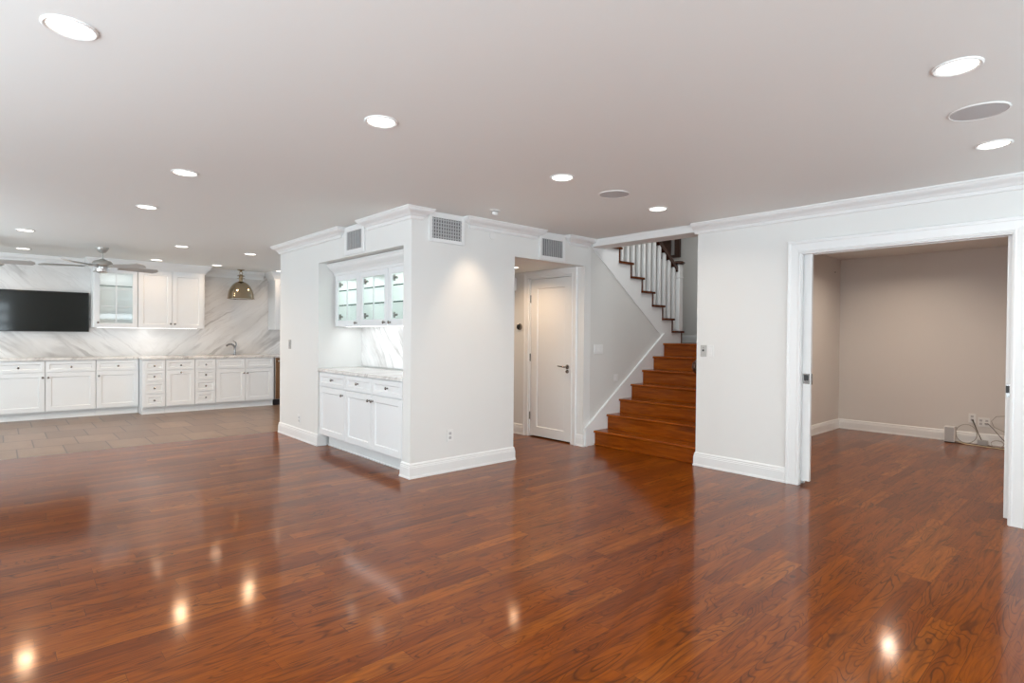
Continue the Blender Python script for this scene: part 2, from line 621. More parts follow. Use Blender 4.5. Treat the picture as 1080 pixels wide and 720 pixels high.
# wall with the wide opening: two skins with a pocket between them
OX0, OX1, OZ = -2.035, -0.605, 2.05
struct('wall_right', MB().box(XR, OX0, YR, YR + .04, 0, H).box(OX1, XE, YR, YR + .04, 0, H).box(OX0, OX1, YR, YR + .04, OZ, H)
       .box(XR, XR + .06, YR + .04, YR + .10, 0, H).box(OX0 - .0, OX1, YR + .04, YR + .10, OZ + .03, H), M['wall'])
struct('wall_den_front', MB().box(XR, OX0, YR + .10, YR + .14, 0, H).box(OX1, XE, YR + .10, YR + .14, 0, H).box(OX0, OX1, YR + .10, YR + .14, OZ, H), M['den'])
struct('wall_den_left', MB().box(XDEN - .001, XDEN + .012, YR + .141, YDEN, 0, H), M['den'])
struct('wall_den_back', MB().box(XDEN, XE, YDEN, YDEN + .1, 0, H), M['den'])
struct('wall_den_right', MB().box(1.2, 1.3, YR + .141, YDEN, 0, H), M['den'])

# ------------------------------------------------------------------ crown mouldings
CROWN = [(0, 0), (.100, 0), (.100, -.012), (.092, -.016), (.088, -.026), (.078, -.036), (.064, -.044), (.050, -.050), (.040, -.058),
         (.034, -.066), (.030, -.070), (.022, -.072), (.022, -.078), (.017, -.094), (.012, -.100), (0, -.100)]
BASE = [(0, 0), (.020, 0), (.020, .012), (.016, .022), (.015, .095), (.012, .100), (.013, .108), (.009, .114), (.010, .124), (.004, .134), (0, .138)]

# around the corner of the block
crown = MB()
crown.sweep([((-5.20, YC), (-1, 0)), ((-5.20, YC), (-1, -1)), ((XC, YC), (1, -1)), ((XC, 2.85), (1, 1)), ((XC, 2.85), (0, 1))], CROWN, H)
struct('trim_1', crown, M['trim'])
crown = MB().sweep([((XL, YC), (-1, 0)), ((XL, YC), (-1, -1)), ((-5.81, YC), (1, -1)), ((-5.81, YC), (1, 0))], CROWN, H)
struct('trim_2', crown, M['trim'])
struct('trim_3', MB().sweep([((XC, 3.42), (0, -1)), ((XC, 3.42), (1, -1)), ((XC, 4.30), (1, 1)), ((XC, 4.30), (0, 1))], CROWN, H), M['trim'])
struct('trim_4', MB().sweep([((XC, 4.86), (0, -1)), ((XC, 4.86), (1, -1)), ((XC, YR - .1), (1, 1)), ((XC, YR - .1), (0, 1))], CROWN, H), M['trim'])
struct('trim_5', MB().box(XC + .02, XR - .03, YR - .022, YR, 2.362, H - .012, .004).box(XC + .02, XR - .03, YR - .03, YR, H - .018, H, .003), M['trim'])
struct('trim_6', MB().sweep([((XR - .03, YR), (0, -1)), ((XE, YR), (0, -1))], CROWN, H), M['trim'])
KCROWN = [(a, b * 1.35) for a, b in CROWN]
XU = XW + .35
struct('trim_7', MB().sweep([((XW, YB), (1, 0)), ((XW, 1.0), (1, 0))], KCROWN, H), M['trim'])
struct('trim_8', MB().sweep([((XW, 2.73), (1, 0)), ((XW, 3.72), (1, 0))], KCROWN, H), M['trim'])
UC = [(0, 0), (.095, 0), (.095, -.012), (.085, -.03), (.06, -.07), (.035, -.10), (.02, -.12), (.012, -.125), (.012, -.145), (0, -.15)]
struct('trim_9', MB().sweep([((XW, 1.085), (0, -1)), ((XU, 1.085), (1, -1)), ((XU, 2.632), (1, 1)), ((XW, 2.632), (0, 1))], UC, H), M['trim'])
struct('trim_10', MB().sweep([((XW, 3.815), (0, -1)), ((XU, 3.815), (1, -1)), ((XU, 4.6), (1, 0))], UC, H), M['trim'])

# ------------------------------------------------------------------ baseboards
struct('baseboard_column', MB().sweep([((XL, NY), (-1, 0)), ((XL, YC), (-1, -1)), ((NX0, YC), (1, -1)), ((NX0, YC + .1), (1, 0))], BASE, 0), M['trim'])
struct('baseboard_corner', MB().sweep([((NX1, YC + .1), (-1, 0)), ((NX1, YC), (-1, -1)), ((XC, YC), (1, -1)), ((XC, YE), (1, 1)), ((XC - .1, YE), (0, 1))], BASE, 0), M['trim'])
struct('baseboard_hall', MB().sweep([((XL + .12, YD), (0, -1)), ((-5.425, YD), (0, -1))], BASE, 0)
       .sweep([((-4.508, YD), (0, -1)), ((XC, YD), (1, -1)), ((XC, YD + .07), (1, 0))], BASE, 0), M['trim'])
struct('baseboard_right', MB().sweep([((XR, YR + .04), (-1, 0)), ((XR, YR), (-1, -1)), ((-2.135, YR), (0, -1))], BASE, 0)
       .sweep([((-.49, YR), (0, -1)), ((XE, YR), (0, -1))], BASE, 0), M['trim'])
struct('baseboard_den', MB().sweep([((XDEN + .012, YR + .141), (1, 0)), ((XDEN + .012, YDEN), (1, -1)), ((1.2, YDEN), (0, -1))], BASE, 0), M['trim'])
struct('baseboard_stairwell', MB().sweep([((-5.43, 8.0), (0, -1)), ((XR, 8.0), (0, -1))], [(a, b * .8) for a, b in BASE], 1.216), M['trim'])


# ------------------------------------------------------------------ door casings
def casing(mb, x0, x1, z, y, w=.105, t=.02):
    """flat frame with a raised outer back-band and an inner bead round an opening in a wall facing -Y"""
    P = [(0, 0), (0, t * .55), (.012, t * .75), (.02, t * .5), (w - .03, t * .8), (w - .026, t), (w - .006, t * 1.15), (w, t * .9), (w, 0)]
    n = len(P)
    secs = [((x0, 0), (-1, 0)), ((x0, z), (-1, 1)), ((x1, z), (1, 1)), ((x1, 0), (1, 0))]
    vs = []
    for (o, d) in secs:
        for (u, h) in P:
            vs.append((o[0] + d[0] * u, y - h, o[1] + d[1] * u))
    fs = [(i * n + k, i * n + k + 1, (i + 1) * n + k + 1, (i + 1) * n + k) for i in range(3) for k in range(n - 1)]
    mb.mesh(vs, fs + [tuple(range(n)), tuple(range(3 * n, 4 * n))])
    return mb


mb = casing(MB(), OX0 + .012, OX1 - .005, OZ - .002, YR, .11)
# split jambs on both sides of the pocket and the head lining
mb.box(OX0, OX0 + .018, YR, YR + .04, 0, OZ, .002).box(OX0, OX0 + .018, YR + .10, YR + .14, 0, OZ, .002)
mb.box(OX1 - .012, OX1, YR, YR + .04, 0, OZ, .002).box(OX1 - .012, OX1, YR + .10, YR + .14, 0, OZ, .002)
mb.box(OX0, OX1, YR, YR + .04, OZ - .012, OZ, .002).box(OX0, OX1, YR + .10, YR + .14, OZ - .012, OZ, .002)
struct('trim_11', mb, M['trim'])
mb = casing(MB(), DX0 + .005, DX1 - .005, DZ - .005, YD, .085)
mb.box(DX0, DX0 + .02, YD, YD + .12, 0, DZ, .002).box(DX1 - .02, DX1, YD, YD + .12, 0, DZ, .002).box(DX0, DX1, YD, YD + .12, DZ - .02, DZ, .002)
struct('trim_12', mb, M['trim'])


# ------------------------------------------------------------------ shaker fronts, cabinets
def shaker(mb, x0, x1, z0, z1, s=.058, t=.02, panel=True, muntins=(0, 0), mir=-1, depth=.011):
    """front standing proud of y=0 towards -y; framed, with a recessed panel or an open centre"""
    def ring(i, y):
        return [(x0 + i, y, z0 + i), (x1 - i, y, z0 + i), (x1 - i, y, z1 - i), (x0 + i, y, z1 - i)]
    e = .002
    R_ = [ring(0, 0), ring(0, -t + e), ring(e, -t), ring(s, -t), ring(s + .004, -t + .003), ring(s + .009, -t + depth)]
    if not panel:
        R_ = R_[:4] + [ring(s + .004, -t + .004), ring(s + .004, 0)]
    vs = sum(R_, [])
    fs = []
    for i in range(len(R_) - 1):
        for k in range(4):
            fs.append((4 * i + k, 4 * i + (k + 1) % 4, 4 * i + 4 + (k + 1) % 4, 4 * i + 4 + k))
    if panel:
        n = len(vs)
        fs.append((n - 4, n - 3, n - 2, n - 1))
    mb.mesh(vs, fs)
    if not panel:
        nx, nz = muntins
        a0, a1, b0, b1 = x0 + s, x1 - s, z0 + s, z1 - s
        for i in range(1, nx):
            c = a0 + (a1 - a0) * i / nx
            mb.box(c - .009, c + .009, -t + .003, -.004, b0, b1, .002)
        for i in range(1, nz):
            c = b0 + (b1 - b0) * i / nz
            mb.box(a0, a1, -t + .004, -.005, c - .007, c + .007, .002)
    return mb


def knob_mesh(r=.015):
    return MB().lathe([(0.0, -.034), (r * .55, -.033), (r, -.027), (r * 1.02, -.022), (r * .8, -.017), (.0055, -.012), (.0055, -.004), (r * .62, -.002), (r * .62, 0)], n=20, axis='y')


KNOB = None


def put_knob(parent, x, z, y=-.02):
    global KNOB
    if KNOB is None:
        o = knob_mesh().build('knob', M['knob'], parent, True)
        KNOB = o
    else:
        o = KNOB.copy()
        C.objects.link(o)
        o.parent = parent
    o.location = (x, y, z)
    return o


def base_cabinet(label, loc, rz, w, h, depth, fronts, toe=.105, toe_back=.06, group=None, ends=True):
    """local: x along the front from 0 to w, front carcass face at y=0 facing -y, z up"""
    t = thing('base_cabinet', label, 'cabinet', loc, rz, group)
    b = MB()
    b.box(.001, w - .001, 0.0, depth, toe, h, .001)
    b.build('carcass', M['cab'], t)
    MB().box(.001, w - .001, toe_back, depth, 0, toe).box(.001, w - .001, toe_back - .012, toe_back, 0, .016, .004).build('toe_kick', M['trim'], t)
    for f in fronts:
        kind, x0, x1, z0, z1 = f[:5]
        g = .0018
        s = .05 if kind == 'drawer' or kind == 'false_front' else .062
        if kind in ('drawer', 'false_front') and (z1 - z0) < .2:
            s = .042
        o = shaker(MB(), x0 + g, x1 - g, z0 + g, z1 - g, s).build({'drawer': 'drawer', 'door': 'door', 'false_front': 'drawer'}[kind], M['cab'], t)
        if len(f) > 5 and f[5]:
            put_knob(o, f[5][0], f[5][1])
    return t


XF2 = XK2 + .06       # front faces of the two kitchen runs
XF = XK + .06
CH = .867
GK = 'white base cabinets along the marble kitchen wall'
Q = R(90)
kd = XF2 - XW - .003
runs2 = [(-1.19, -.69), (-.69, -.09)]
def dd(w, knobside, kx=None):
    return [('drawer', .004, w - .004, .698, .862, (w / 2, .772)),
            ('door', .004, w - .004, .12, .694, ((w - .03) if knobside == 'r' else .035, .622))]

base_cabinet('white shaker base cabinet below the television, knob high on the right side of its door', (XF2, -.09, 0), Q, .602, CH, kd, dd(.602, 'r'), group=GK)
base_cabinet('white shaker base cabinet below the right end of the television, door knob at left', (XF2, .512, 0), Q, .607, CH, kd, dd(.607, 'l'), group=GK)
base_cabinet('white shaker base cabinet just left of the step in the kitchen run', (XF2, 1.119, 0), Q, .562, CH, kd, dd(.562, 'l'), group=GK)
base_cabinet('white shaker base cabinet at the far left end of the kitchen run, beyond the television', (XF2, -.694, 0), Q, .604, CH, kd, dd(.604, 'l'), group=GK)
kd2 = XF - XW - .003
Y0 = 1.683
def stack4(w):
    zz = [.12, .325, .518, .694, .862]
    kk = [.222, .416, .602, .77]
    return [('drawer', .004, w - .004, zz[i], zz[i + 1] - .003, (w / 2, kk[i])) for i in range(4)]
base_cabinet('narrow white stack of four drawers at the left end of the forward kitchen run', (XF, Y0, 0), Q, .314, CH, kd2, [('drawer', .02, .31, a[3], a[4], (.155, a[5][1])) for a in stack4(.314)], group=GK)
base_cabinet('white base cabinet with a single drawer and centre-knob door between two drawer stacks', (XF, 1.997, 0), Q, .423, CH, kd2,
             [('drawer', .004, .419, .698, .862, (.212, .771)), ('door', .004, .419, .12, .694, (.216, .655))], group=GK)
base_cabinet('narrow white stack of four drawers next to the sink cabinet', (XF, 2.420, 0), Q, .317, CH, kd2, stack4(.317), group=GK)
base_cabinet('wide white sink cabinet with two doors and plain false drawers under the tap', (XF, 2.737, 0), Q, .968, CH, kd2,
             [('false_front', .004, .472, .692, .862, None), ('false_front', .474, .946, .692, .862, None),
              ('door', .004, .472, .12, .688, (.443, .609)), ('door', .474, .946, .12, .688, (.504, .609))], group=GK)

# dishwasher
dw = thing('dishwasher', 'bronze-toned dishwasher at the right end of the kitchen counter with black toe space', 'dishwasher', (XF, 3.722, 0), Q)
MB().box(0, .598, .0, .55, .11, CH, .004).build('body', M['steel'], dw)
MB().box(.012, .59, -.022, -.001, .12, .86, .006).build('door', M['dish'], dw)
MB().tube([(.03, -.06, .80), (.57, -.06, .80)], .011, 12).box(.04, .06, -.06, -.02, .79, .81).box(.54, .56, -.06, -.02, .79, .81).build('handle', M['chrome'], dw, True)
MB().box(.0, .598, .05, .5, 0, .108).build('toe_kick', M['black'], dw)

# countertops
ct = thing('countertop', 'grey-veined white marble countertop running the length of the kitchen wall', 'countertop', (XW + .3, 1.7, CH))
ct.location = (0, 0, 0)
MB().box(XW + .002, XF2 + .035, -.70, 1.668, CH + .002, CH + .042, .005).box(XW + .002, XF + .035, 1.668, 4.33, CH + .002, CH + .042, .005).build('slab', M['marble_c'], ct)

# kitchen tap
fa = thing('faucet', 'chrome single-lever kitchen tap standing on the counter under the domed pendant', 'faucet', (XK - .36, 3.16, CH + .042), 0)
MB().lathe([(.03, 0), (.03, .008), (.022, .015), (.019, .05), (.017, .09), (.0, .09)], n=20).build('base', M['tap'], fa, True)
MB().tube([(0, 0, .08), (.0, 0, .13), (.005, -.02, .17), (.02, -.06, .195), (.03, -.11, .19), (.035, -.15, .165)], [.017, .017, .017, .016, .017, .019], 14).build('spout', M['tap'], fa, True)
MB().tube([(0, .0, .13), (0, .025, .18), (0, .02, .225), (.0, -.03, .255)], [.013, .012, .010, .007], 12).build('lever', M['tap'], fa, True)


# ------------------------------------------------------------------ upper cabinets
def upper_cabinet(label, loc, rz, w, z0, z1, depth, doors, glazed=False, muntins=(2, 3), shelves=(), group=None, hinges=()):
    t = thing('wall_cabinet', label, 'cabinet', loc, rz, group)
    b = MB()
    if glazed:
        e = .018
        b.box(0, e, 0, depth, z0, z1).box(w - e, w, 0, depth, z0, z1).box(e, w - e, 0, depth, z0, z0 + e).box(e, w - e, 0, depth, z1 - e, z1).box(e, w - e, depth - .01, depth, z0 + e, z1 - e)
        b.build('carcass', M['cabin'], t)
    else:
        b.box(.001, w - .001, 0, depth, z0, z1, .001)
        b.build('carcass', M['cab'], t)
    for i, (x0, x1, kn) in enumerate(doors):
        d = shaker(MB(), x0 + .0018, x1 - .0018, z0 + .002, z1 - .002, .064, panel=not glazed, muntins=muntins).build('door', M['cab'], t)
        put_knob(d, kn[0], kn[1])
        if glazed:
            MB().box(x0 + .06, x1 - .06, -.012, -.008, z0 + .06, z1 - .06).build('glass_pane', M['glass'], d)
            for hz in hinges:
                hb = MB().box(x0 + .066, x0 + .082, .0, .02, hz - .03, hz + .03, .003)
                hb.box(x0 + .066, x0 + .125, .004, .022, hz - .011, hz + .011, .003)
                hb.build('hinge', M['knob'], d)
    for sz in shelves:
        sh_ = MB().box(.019, w - .019, .022, depth - .012, sz, sz + .008).build('shelf', M['glass'], t, label='clear glass shelf with a dark green front edge')
        MB().box(.019, w - .019, .018, .022, sz - .003, sz + .010).build('shelf_edge', M['greenglass'], sh_)
    return t


GU = 'white wall cabinets on the marble kitchen wall'
ZU0, ZU1 = 1.372, 2.296
ud = XU - XW - .002
upper_cabinet('white kitchen wall cabinet with one glazed door just right of the television', (XU, 1.083, 0), Q, .577, ZU0, ZU1, ud, [(.012, .574, (.055, 1.447))], True, (2, 3), (1.70, 2.02), GU)
upper_cabinet('white kitchen wall cabinet with two solid shaker doors left of the domed pendant', (XU, 1.662, 0), Q, .97, ZU0, ZU1, ud, [(.004, .481, (.455, 1.445)), (.483, .945, (.515, 1.445))], group=GU)
upper_cabinet('white kitchen wall cabinet right of the domed pendant, half hidden by the white pier', (XU, 3.815, 0), Q, .78, ZU0, ZU1, ud, [(.004, .388, (.36, 1.445)), (.392, .776, (.42, 1.445))], group=GU)
MB().box(XW + .17, XW + .20, 1.15, 2.55, ZU0 - .004, ZU0 - .001).build('under_cabinet_light', M['strip'], label='slim lit strip under the kitchen wall cabinets beside the television', category='light')
area_light('under_cabinet_glow', (XW + .2, 1.85, ZU0 - .02), (-.25, 0, -1), .1, 1.4, 1.8, (1.0, .97, .93))
area_light('under_cabinet_glow', (XW + .2, 4.2, ZU0 - .02), (-.25, 0, -1), .1, .6, .4, (1.0, .97, .93))
area_light('cabinet_glow', (XU - .16, 1.37, ZU1 - .03), (0, 0, -1), .12, .4, .8, (.97, 1.0, 1.0))

# ------------------------------------------------------------------ television
tv = thing('television', 'wide black flat-screen television mounted on the kitchen marble', 'television', (XW, .24, 1.60))
tvx = XW + .085
def TVB(y0, y1, z0, z1, x0, x1, bev=.003):
    return MB().box(x0 - XW, x1 - XW, y0 - .24, y1 - .24, z0 - 1.6, z1 - 1.6, bev)
TVB(-.05, 1.057, 1.300, 1.912, tvx - .035, tvx, .004).build('case', M['bezel'], tv)
TVB(-.043, 1.049, 1.311, 1.905, tvx, tvx + .003, .001).build('screen', M['screen'], tv)
TVB(.35, .65, 1.45, 1.75, XW + .002, tvx - .036, .003).build('wall_bracket', M['black'], tv)

# ------------------------------------------------------------------ domed pendant
px, py = -10.86, 3.235
pe = thing('pendant_lamp', 'polished nickel dome pendant hanging over the kitchen sink', 'lamp', (px, py, H))
MB().lathe([(.0, 0), (.062, 0), (.062, -.008), (.045, -.018), (.018, -.028), (.012, -.04), (0, -.04)], n=28).build('canopy', M['bronze'], pe, True)
MB().tube([(.0, -.026 * math.cos(a), -.062 + .026 * math.sin(a)) for a in [2 * PI * k / 16 for k in range(16)]], .006, 8, True).build('loop', M['bronze'], pe, True)
MB().lathe([(0, -.085), (.03, -.09), (.066, -.112), (.066, -.118), (.034, -.124), (.034, -.15), (.07, -.156), (.07, -.163), (.03, -.17), (.03, -.215), (0, -.215)], n=28).build('socket_cap', M['bronze'], pe, True)
prof = [(.03, -.21)] + [(.215 * math.sin(a), -.205 - .30 * (1 - math.cos(a)) ) for a in [R(d) for d in (12, 22, 32, 42, 52, 62, 72, 82, 88)]]
prof = [(r, z) for r, z in prof] + [(.224, -.515), (.226, -.525), (.216, -.525)]
inner = [(r - .006, z - .006) for r, z in prof[-4::-1]]
MB().lathe(prof + inner + [(0, -.216)], n=40).build('shade', M['bronze'], pe, True)
MB().lathe([(0, -.216)] + [(r - .009, z - .009) for r, z in prof[1:-3]] + [(.212, -.515)], n=40).build('shade_lining', M['white'], pe, True)
MB().lathe([(0, -.30), (.03, -.31), (.052, -.36), (.055, -.40), (.04, -.44), (0, -.455)], n=20).build('bulb', M['bulb'], pe, True)
area_light('pendant_glow', (0, 0, -.50), (0, 0, -1), .34, .34, 20, (1.0, .90, .78), 180, pe, 'DISK')

# ------------------------------------------------------------------ ceiling fans
def ceiling_fan(label, x, y, a0):
    t = thing('ceiling_fan', label, 'fan', (x, y, H))
    MB().lathe([(0, 0), (.075, 0), (.075, -.012), (.06, -.04), (.04, -.065), (.018, -.075), (.0, -.075)], n=28).build('canopy', M['fan'], t, True)
    MB().lathe([(.013, -.07), (.013, -.15), (.03, -.155), (.05, -.175), (.0, -.175)], n=20).build('downrod', M['fan'], t, True)
    MB().lathe([(0, -.165), (.055, -.168), (.10, -.185), (.118, -.21), (.118, -.235), (.10, -.255), (.075, -.262), (.0, -.262)], n=36).build('motor', M['fan'], t, True)
    MB().lathe([(0, -.262), (.06, -.263), (.06, -.285), (.085, -.29), (.078, -.325), (.045, -.345), (0, -.35)], n=28).build('lamp_kit', M['steel'], t, True)
    for k in range(5):
        a = R(a0 + 72 * k)
        mtx = Matrix.Rotation(a, 4, 'Z')
        tb = bmesh.new()
        b2 = MB()
        n = 14
        top, bot = [], []
        for i in range(n):
            s = i / (n - 1)
            xx = .20 + .50 * s
            hw = (.052 + .022 * s) * (math.sqrt(max(0.0, 1 - ((s - .93) / .07) ** 2)) if s > .93 else 1.0)
            hw = max(hw, .02)
            z = -.255
            top.append((xx, hw, z - hw * .28))
            bot.append((xx, -hw, z + hw * .28))
        ring = top + bot[::-1]
        m = len(ring)
        b2.mesh(ring + [(x_, y_, z_ - .007) for x_, y_, z_ in ring], [tuple(range(m)), tuple(range(2 * m - 1, m - 1, -1))] + [(i, (i + 1) % m, m + (i + 1) % m, m + i) for i in range(m)])
        bmesh.ops.transform(b2.bm, matrix=mtx, verts=b2.bm.verts)
        bl = b2.build('blade', M['blade'], t)
        b3 = MB().box(.09, .27, -.018, .018, -.254, -.246, .002)
        bmesh.ops.transform(b3.bm, matrix=mtx, verts=b3.bm.verts)
        b3.build('blade_bracket', M['fan'], bl)
    return t


ceiling_fan('grey five-blade ceiling fan in front of the glazed kitchen cabinet', -9.43, 1.045, 105)
ceiling_fan('grey five-blade ceiling fan above the television, cut by the edge of the view', -9.75, -.33, 78)

# ------------------------------------------------------------------ niche: cabinets, marble, counter
struct('wall_niche', MB().box(NX0, NX1, NY - .018, NY - .001, .92, 1.386), M['marble_n'])
GN = 'white base cabinets in the niche'
ndep = NY - .02 - (YC + .018)
yn = YC + .018
divs = [(-6.366, -5.702, 'r', -6.007, -5.761), (-5.702, -5.122, 'r', -5.411, -5.166), (-5.122, -4.545, 'l', -4.808, -5.096)]
labs = ['white niche base cabinet nearest the kitchen, one drawer above one door', 'middle white niche base cabinet, its door knob at the right edge',
        'white niche base cabinet beside the near corner of the pier, door knob at left']
for (a, b, sd, kx, dx), lb in zip(divs, labs):
    w = b - a
    base_cabinet(lb, (a, yn, 0), 0, w, .865, ndep, [('drawer', .004, w - .004, .703, .86, (kx - a, .787)), ('door', .004, w - .004, .148, .699, (dx - a, .638))], .14, .10, GN)
nc = MB().box(NX0 + .002, NX1 - .002, YC - .012, NY - .02, .867, .905, .006)
nc.build('countertop', M['marble_d'], label='short marble countertop inside the wall niche', category='countertop')
yu = 2.962
nudep = NY - .02 - yu
GW = 'glazed wall cabinets in the niche'
ups = [(-6.375, -5.765, -5.825), (-5.765, -5.150, -5.205), (-5.150, -4.545, -5.095)]
ulabs = ['glazed white niche wall cabinet nearest the kitchen', 'middle glazed white niche wall cabinet', 'glazed white niche wall cabinet beside the near corner of the pier']
for i, ((a, b, kx), lb) in enumerate(zip(ups, ulabs)):
    w = b - a
    upper_cabinet(lb, (a, yu, 0), 0, w, 1.388, 1.985, nudep, [(.004, w - .004, (kx - a, 1.425))], True, (2, 1), (1.63, 1.80), GW, (1.50, 1.875))
    area_light('cabinet_glow', ((a + b) / 2, yu + .16, 1.955), (0, 0, -1), .4, .12, 1.5, (.86, 1.0, .95))
NC = [(0, 0), (.112, 0), (.112, -.012), (.10, -.02), (.09, -.045), (.07, -.065), (.045, -.08), (.03, -.098), (.022, -.104), (.022, -.13), (.012, -.14), (0, -.14)]
struct('trim_13', MB().sweep([((NX0 + .003, yu - .004), (0, -1)), ((NX1 - .003, yu - .004), (0, -1))], NC, 2.112).box(NX0 + .003, NX1 - .003, yu - .004, NY - .03, 1.99, 2.112), M['trim'])
MB().box(-6.30, -4.62, 3.05, 3.08, 1.384, 1.387).build('under_cabinet_light', M['strip'], label='slim lit strip under the glazed niche cabinets', category='light')
area_light('niche_glow', (-5.46, 3.07, 1.37), (0, .35, -1), 1.7, .06, 2.2, (.97, .99, 1.0))


# ------------------------------------------------------------------ air vents
def air_vent(label, loc, rz, gw, gh, fl=.035, top=.06, nl=12, cross=True, group='painted air vents under the ceiling'):
    """local: x along wall centred, y=0 wall plane facing -y, z from grille bottom"""
    t = thing('air_vent', label, 'vent', loc, rz, group)
    w = gw / 2
    f = MB()
    f.box(-w - fl, -w, -.018, -.001, -fl, gh + top, .004).box(w, w + fl, -.018, -.001, -fl, gh + top, .004)
    f.box(-w, w, -.018, -.001, -fl, 0, .004).box(-w, w, -.018, -.001, gh, gh + top, .004)
    f.build('frame', M['trim'], t)
    MB().box(-w, w, -.003, -.001, 0, gh).build('backing', M['ventdark'], t)
    for i in range(nl):
        x = -w + gw * (i + .5) / nl
        g = gw / nl
        MB().box(x - g * .22, x + g * .22, -.016, -.009, .001, gh - .001).build('louvre', M['vent'], t)
    if cross:
        for k in range(6):
            z = gh * (k + .5) / 6
            MB().box(-w, w, -.0145, -.0125, z - .005, z + .005).build('cross_bar', M['vent'], t)
    return t


air_vent('square white-framed air vent above the glazed niche, between two crown mouldings', (-5.492, YC, 2.185), 0, .332, .19, .05, .055, 10, False)
air_vent('white-framed air vent with dark gaps high on the pier near its corner', (XC, 3.134, 2.196), Q, .34, .193, .035, .05, 12, True)
air_vent('white-framed air vent above the hall opening', (XC, 4.560, 2.177), Q, .334, .187, .04, .074, 12, False)

# ------------------------------------------------------------------ white hall door
door = MB()
dw_, dx0, dx1 = 0, DX0 + .023, DX1 - .023
sh = shaker(MB(), dx0, dx1, .016, DZ - .024, .115, t=.035, depth=.014)
bmesh.ops.translate(sh.bm, verts=sh.bm.verts, vec=(0, YD + .050, 0))
d1 = struct('door_1', sh, M['trim'])
for z in (1.775, 1.02, .268):
    MB().lathe([(.0, -.05), (.008, -.05), (.008, .05), (.0, .05)], (dx0 - .006, YD + .008, z), 12).box(dx0 - .003, dx0 + .008, YD + .010, YD + .0145, z - .05, z + .05).build('hinge', M['knob'], d1, True)
hx, hz = -4.672, .925
hd = MB().lathe([(0, -.012), (.02, -.012), (.027, -.008), (.027, 0), (0, 0)], (hx, YD + .015, hz), 24, 'y')
hd.tube([(hx, YD + .006, hz), (hx, YD - .035, hz), (hx - .012, YD - .042, hz), (hx - .06, YD - .042, hz + .004), (hx - .115, YD - .04, hz + .008)], [.009, .009, .009, .008, .006], 12)
hd.build('door_handle', M['knob'], d1, True)
MB().lathe([(0, -.02), (.016, -.02), (.022, -.006), (.022, 0), (0, 0)], (hx, YD + .015, hz - .055), 20, 'y').build('privacy_turn', M['knob'], d1, True)


# ------------------------------------------------------------------ pocket doors in the wide opening
def pocket(name, x0, x1, z0, lx0, lx1):
    o = struct(name, MB().box(x0, x1, YR + .052, YR + .088, z0, OZ + .02, .002), M['trim'])
    e = MB().box(lx0, lx1, YR + .049, YR + .052, .895, .985, .001)
    e.build('lock_plate', M['tap'], o)
    s = .5 * (lx0 + lx1)
    MB().box(s - .018, s + .018, YR + .0475, YR + .049, .925, .975, .0005).build('finger_pull', M['slot'], o)
    return o


d2 = pocket('door_2', OX0 - .6, -1.952, .034, -2.014, -1.957)
MB().box(-1.952, -1.944, YR + .058, YR + .082, .89, .985, .002).build('edge_latch', M['knob'], d2)
d3 = pocket('door_3', -.645, OX1 + .6, .034, -.638, -.612)

# ------------------------------------------------------------------ windows that let the daylight in
def window(name, axis, a0, a1, z0, z1, pos, nx):
    """framed glass in the wall plane axis=pos; a0..a1 is the other horizontal axis"""
    def bx(mb, p0, p1, q0, q1, w0, w1):
        if axis == 1:
            mb.box(p0, p1, w0, w1, q0, q1, .004)
        else:
            mb.box(w0, w1, p0, p1, q0, q1, .004)
    f = MB()
    t = .05
    bx(f, a0, a1, z0, z0 + t, pos - .03, pos + .03)
    bx(f, a0, a1, z1 - t, z1, pos - .03, pos + .03)
    for i in range(nx + 1):
        c = a0 + (a1 - a0 - t) * i / nx
        bx(f, c, c + t, z0 + t, z1 - t, pos - .03, pos + .03)
    w = struct(name, f, M['windark'])
    g = MB()
    bx(g, a0 + t, a1 - t, z0 + t, z1 - t, pos - .004, pos + .004)
    g.build('window_pane', M['frost'], w)


window('window_1', 1, -3.76, 1.36, 0, 2.1, YB - .06, 4)
window('window_2', 1, -9.61, -6.59, 0, 2.1, YB - .06, 3)
window('window_3', 0, -2.21, .26, .79, 2.31, XE + .06, 2)
window('window_added', 0, 2.49, 4.61, .39, 2.11, XE + .06, 2)  # unseen window, added to carry extra light onto the ceiling

# ------------------------------------------------------------------ staircase
RIS, GO, N1 = .1735, .242, 5.285
SX0, SX1 = XC + .022, XR - .002
lower = thing('staircase', 'lower flight of seven stained oak steps rising from the living room', 'staircase', (-3.7, N1, 0))
def rel(mb, o):
    bmesh.ops.translate(mb.bm, verts=mb.bm.verts, vec=-Vector(o.location))
    return mb
for i in range(7):
    y = N1 + GO * i
    z = RIS * (i + 1)
    yend = y + GO + .045 if i < 6 else 7.98
    x0 = SX0 if i < 6 else SX0 - .0
    tr = MB()
    # tread with a rounded nose
    yr = [(y + .014, z - .028), (y + .004, z - .024), (y, z - .014), (y + .004, z - .004), (y + .014, z), (yend, z), (yend, z - .028)]
    tr.prism(yr, 0, x0, SX1)
    rel(tr, lower).build('tread', M['stair'], lower)
    rs = MB().box(SX0, SX1, y + .026, y + .044, z - RIS + (.001 if i else 0), z - .0285)
    rel(rs, lower).build('riser', M['stair'], lower)
rel(MB().box(SX0, SX1, N1 + .012, N1 + .026, 0, .018, .006), lower).build('base_bead', M['stair'], lower)
